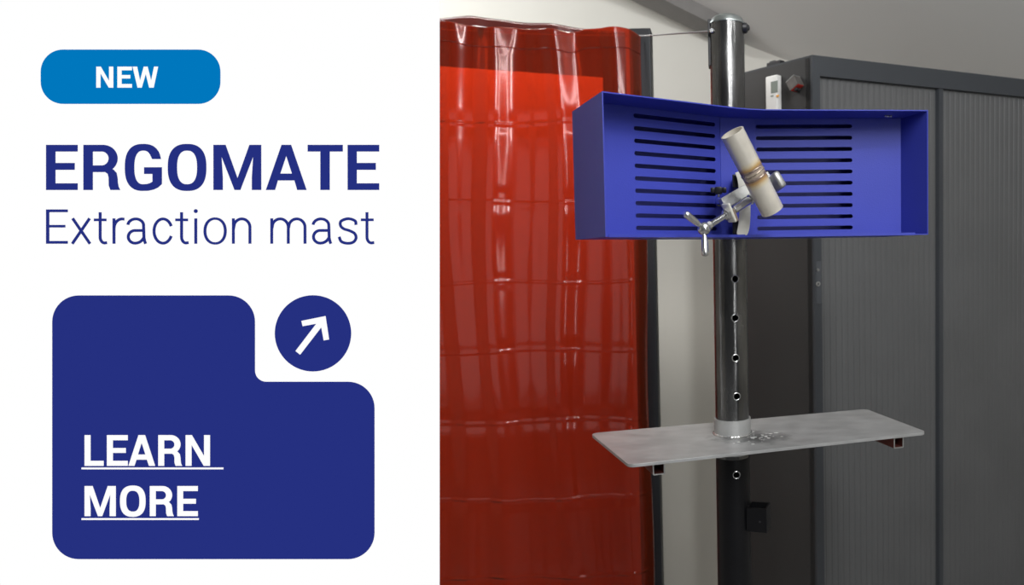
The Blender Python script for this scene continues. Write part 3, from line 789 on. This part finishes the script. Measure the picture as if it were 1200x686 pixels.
# --- glyphs
def rect(x0, y0, x1, y1): return [(x0, y0), (x1, y0), (x1, y1), (x0, y1)]
def gE(x0, y0, x1, y1, xs, tb, m0, m1, xm, bb):
    return [[(x0, y0), (x1, y0), (x1, tb), (xs, tb), (xs, m0), (xm, m0), (xm, m1), (xs, m1), (xs, bb), (x1, bb), (x1, y1), (x0, y1)]]
def gN(x0, y0, x1, y1, s, d=0):
    return [[(x0, y0), (x0 + s + d, y0), (x1 - s, y1 - (y1 - y0) * .31), (x1 - s, y0), (x1, y0), (x1, y1), (x1 - s - d, y1), (x0 + s, y0 + (y1 - y0) * .31), (x0 + s, y1), (x0, y1)]]
def sup(cx, cy, rx, ry, e=2.5, n=64, a0=0, a1=360):
    out = []
    for k in range(n + (a1 - a0 != 360)):
        a = R(a0 + (a1 - a0) * k / n); c, s = cos(a), sin(a)
        out.append((cx + rx * math.copysign(abs(c) ** (2 / e), c), cy + ry * math.copysign(abs(s) ** (2 / e), s)))
    return out
def gO(x0, y0, x1, y1, sv, sh):
    cx, cy = (x0 + x1) / 2, (y0 + y1) / 2; rx, ry = (x1 - x0) / 2, (y1 - y0) / 2
    return [sup(cx, cy, rx, ry), sup(cx, cy, rx - sv, ry - sh)]
def gR(x0, y0, y1, s, xb, xbi, tb, ib, ob, xleg):
    """stem, bowl and leg of an R as closed loops"""
    o = rect(x0, y0, x0 + s, y1)
    ry = (ob - y0) / 2; cy = y0 + ry; rx = ry * 1.05; ri = (ib - tb) / 2
    outer = [(x0 + s - .5, y0)] + [(xb - rx + rx * cos(a), cy + ry * sin(a)) for a in [R(-90 + 180 * k / 24) for k in range(25)]] + [(x0 + s - .5, ob)]
    inner = [(x0 + s - .5, tb)] + [(xbi - ri + ri * cos(a), (tb + ib) / 2 + ri * sin(a)) for a in [R(-90 + 180 * k / 24) for k in range(25)]] + [(x0 + s - .5, ib)]
    bowl = outer + inner[::-1]
    w_ = xb - xbi; h = y1 - y0
    L0, L1 = xb - w_, xb
    leg = [(L0 - w_ * .45, ob - (ob - ib) * .05), (L0 - w_ * .1, ob + h * .04), (L0, ob + h * .12), (L0 + w_ * .02, y1 - h * .10), (L0 + w_ * .2, y1), (xleg, y1), (xleg - w_ * .18, y1 - h * .07), (L1 + w_ * .02, y1 - h * .17), (L1, y1 - h * .26), (L1 - w_ * .12, y1 - h * .38), (L1 - w_ * .45, y1 - h * .45), (L1 - w_ * .9, ib + (ob - ib) * .3), (L0 - w_ * .8, ib + (ob - ib) * .3)]
    leg = [(x, y) for x, y in leg]
    return [[o], [bowl], [leg]]
def stroke(pts, wd_):
    pts = [V(p) for p in pts]; pts = [p for i, p in enumerate(pts) if i == 0 or (p - pts[i - 1]).length > 1.2]; n = len(pts); a, b = [], []
    for i in range(n):
        d0 = (pts[i] - pts[i - 1]).normalized() if i > 0 else (pts[1] - pts[0]).normalized()
        d1 = (pts[i + 1] - pts[i]).normalized() if i < n - 1 else d0
        t = (d0 + d1).normalized(); nr = V((-t.y, t.x)); k = wd_ / 2 / max(.5, nr.dot(V((-d0.y, d0.x))))
        a.append(tuple(pts[i] + nr * k)); b.append(tuple(pts[i] - nr * k))
    return a + b[::-1]
def arc(cx, cy, rx, ry, a0, a1, n=16, e=2.0):
    out = []
    for k in range(n + 1):
        a = R(a0 + (a1 - a0) * k / n); c, s = cos(a), sin(a)
        out.append((cx + rx * math.copysign(abs(c) ** (2 / e), c), cy + ry * math.copysign(abs(s) ** (2 / e), s)))
    return out
# NEW
c1 = mp(5.217, 40, 50)
gl = [gN(383, 148, 486, 276, 25, 2)]
gl.append(gE(512, 148, 600, 276, 537, 170, 199, 220, 590, 254))
gl.append([[(605, 148), (632, 148), (650, 235), (673, 148), (696, 148), (718, 235), (736, 148), (760, 148), (733, 276), (706, 276), (685, 190), (660, 276), (635, 276)]])
SO('lettering', [[c1(l) for l in g] for g in gl], M['banner_glow_white'], pill, 1)
# headline
c2 = mp(4.571, 40, 150); c3 = mp(4.573, 240, 150)
def GG():
    x0, y0, x1, y1 = 488, 86, 685, 338; cx, cy = (x0 + x1) / 2 - 1, (y0 + y1) / 2; rx, ry = (x1 - x0) / 2, (y1 - y0) / 2
    e = 2.5
    def P(a, rx_, ry_):
        c, s = cos(R(a)), sin(R(a)); return (cx + rx_ * math.copysign(abs(c) ** (2 / e), c), cy + ry_ * math.copysign(abs(s) ** (2 / e), s))
    rxo, ryo, rxi, ryi = rx, ry, rx - 50, ry - 36
    # angles run from the top terminal anticlockwise over the left to the lower right (image y down)
    out = [P(a, rxo, ryo) for a in range(-28, -331, -3)]
    inn = [P(a, rxi, ryi) for a in range(-28, -331, -3)]
    oo = [(680, 167)] + [p for p in out if not (p[0] > cx and p[1] > 150 and p[1] < 300) and not (p[0] > 684 and p[1] > 200)] + [(685, 299), (685, 211), (590, 211), (590, 247), (635, 247), (635, 287)]
    ii = [p for p in inn if not (p[0] > cx and p[1] > 150 and p[1] < 290) and not (p[0] > 634 and p[1] > 200)]
    oo = [(680, 167)] + [p for p in out if p[0] <= cx + 1 or p[1] < 150] + [(612, 337), (640, 331), (664, 320), (685, 301), (685, 211), (590, 211), (590, 247), (635, 247), (635, 288)]
    ii = [p for p in inn if p[0] <= cx + 1 or p[1] < 150] + [(604, 301), (622, 296)]
    return [oo + ii[::-1] + [(633, 167)]]
gl = [[c2(l) for l in g] for g in [gE(65, 91, 234, 333, 115, 127, 188, 225, 218, 297)] + gR(265, 91, 333, 50, 448, 400, 127, 201, 237, 462) + [GG(), gO(717, 86, 923, 338, 49, 36)]]
gl += [[c3(l) for l in g] for g in [
    [[(47, 91), (112, 91), (176, 270), (240, 91), (303, 91), (303, 333), (253, 333), (253, 265), (260, 153), (191, 333), (160, 333), (90, 153), (97, 265), (97, 333), (47, 333)]],
    [[(328, 333), (412, 91), (463, 91), (546, 333), (496, 333), (481, 282), (392, 282), (377, 333)], [(405, 245), (468, 245), (437, 150)]],
    [[(552, 91), (740, 91), (740, 127), (670, 127), (670, 333), (620, 333), (620, 127), (552, 127)]],
    gE(766, 91, 935, 333, 815, 127, 188, 225, 917, 297)]]
SO('headline', gl, M['banner_glow_navy'], panel, 0)
# thin subtitle
W = 15.0
def lt(x, x0, x1, xe):  # t
    return [[stroke([(x, 452), (x, 585)] + arc(x + 24, 585, 24, 32, 180, 90, 8) + [(xe, 615)], W)], [rect(x0, 486, x1, 500)]]
def la(x0, x1):         # double-storey a
    xr = x1 - 17; cy = 582
    top = arc((x0 + xr) / 2 + 2, 522, (xr - x0) / 2 - 4, 34, 184, 355, 18) + [(xr, 590), (xr + 4, 608), (xr + 9, 621)]
    bowl = [(xr, 550)] + arc(x0 + 44, 584, 36, 34, 270, 90, 18) + arc(x0 + 44, 576, xr - x0 - 44, 42, 90, 20, 10)
    return [[stroke(top, W)], [stroke(bowl, W)]]
sub = [gE(65, 437, 181, 621, 82, 452, 520, 534, 168, 606)]
sub += [[stroke([(207, 485), (300, 621)], W)], [stroke([(298, 485), (205, 621)], W)]]
sub += lt(354.5, 321, 388, 391)
sub += [[rect(421, 485, 436, 621)], [stroke([(429, 540)] + arc(472, 538, 43, 50, 180, 280, 14) + [(484, 489)], W)]]
sub += la(497, 606)
sub += [[stroke(arc(691, 553, 48, 65, 336, 24, 40) , W)]] if False else [[stroke(arc(691, 553, 48, 65, -24, -336, 44), W)]]
sub += lt(790.5, 757, 825, 828)
sub += [[rect(859, 485, 874, 621)], [circ(866.5, 446, 10.5, 24)]]
gl = [[c2(l) for l in g] for g in sub]
sub = [[sup(56, 553, 62, 73, 2.15), sup(56, 553, 47, 60, 2.15)]]
def ln(x0, x1, st=True):
    r = (x1 - x0) / 2
    return ([[rect(x0 - 7, 485, x0 + 7.5, 621)]] if st else []) + [[stroke([(x0, 545)] + arc(x0 + r + 2, 533, r + 0, 45, 205, 360, 22) + [(x1 + 2, 621)], W)]]
sub += ln(153.5, 240.5)
gl += [[c3([tuple(q_) for q_ in l]) for l in g] for g in sub]
SO('subtitle', gl, M['banner_glow_navy'], panel, 0)
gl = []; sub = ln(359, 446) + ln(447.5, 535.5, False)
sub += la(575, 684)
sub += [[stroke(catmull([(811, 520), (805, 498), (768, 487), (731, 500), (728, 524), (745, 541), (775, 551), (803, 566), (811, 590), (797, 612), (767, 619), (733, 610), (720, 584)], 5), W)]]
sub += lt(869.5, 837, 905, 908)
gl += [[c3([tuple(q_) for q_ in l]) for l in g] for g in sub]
SO('subtitle', gl, M['banner_glow_navy'], panel, 0)
# link words
c5 = mp(5.275, 80, 490)
gl = [[[(104, 106), (140, 106), (140, 265), (221, 265), (221, 296), (104, 296)]], gE(242, 106, 370, 296, 278, 138, 186, 216, 358, 265),
      [[(375, 296), (437, 106), (477, 106), (539, 296), (502, 296), (489, 258), (424, 258), (411, 296)], [(433, 226), (480, 226), (456, 152)]]]
gl += gR(559, 106, 296, 36, 696, 659, 138, 190, 221, 706) + [gN(728, 106, 878, 296, 36, 2)]
SO('link_lettering', [[c5(l) for l in g] for g in gl], M['banner_glow_white'], card, 1)
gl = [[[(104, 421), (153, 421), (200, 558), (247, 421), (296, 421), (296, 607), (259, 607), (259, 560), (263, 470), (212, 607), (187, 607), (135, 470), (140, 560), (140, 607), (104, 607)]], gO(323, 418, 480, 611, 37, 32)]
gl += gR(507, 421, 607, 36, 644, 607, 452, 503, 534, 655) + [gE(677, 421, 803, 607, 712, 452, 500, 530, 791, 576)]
SO('link_lettering', [[c5(l) for l in g] for g in gl], M['banner_glow_white'], card, 1)
SO('underline', [[c5(rect(85, 306.5, 961, 317.5))]], M['banner_glow_white'], card, 1)
SO('underline', [[c5(rect(85, 619.5, 809, 630.5))]], M['banner_glow_white'], card, 1)
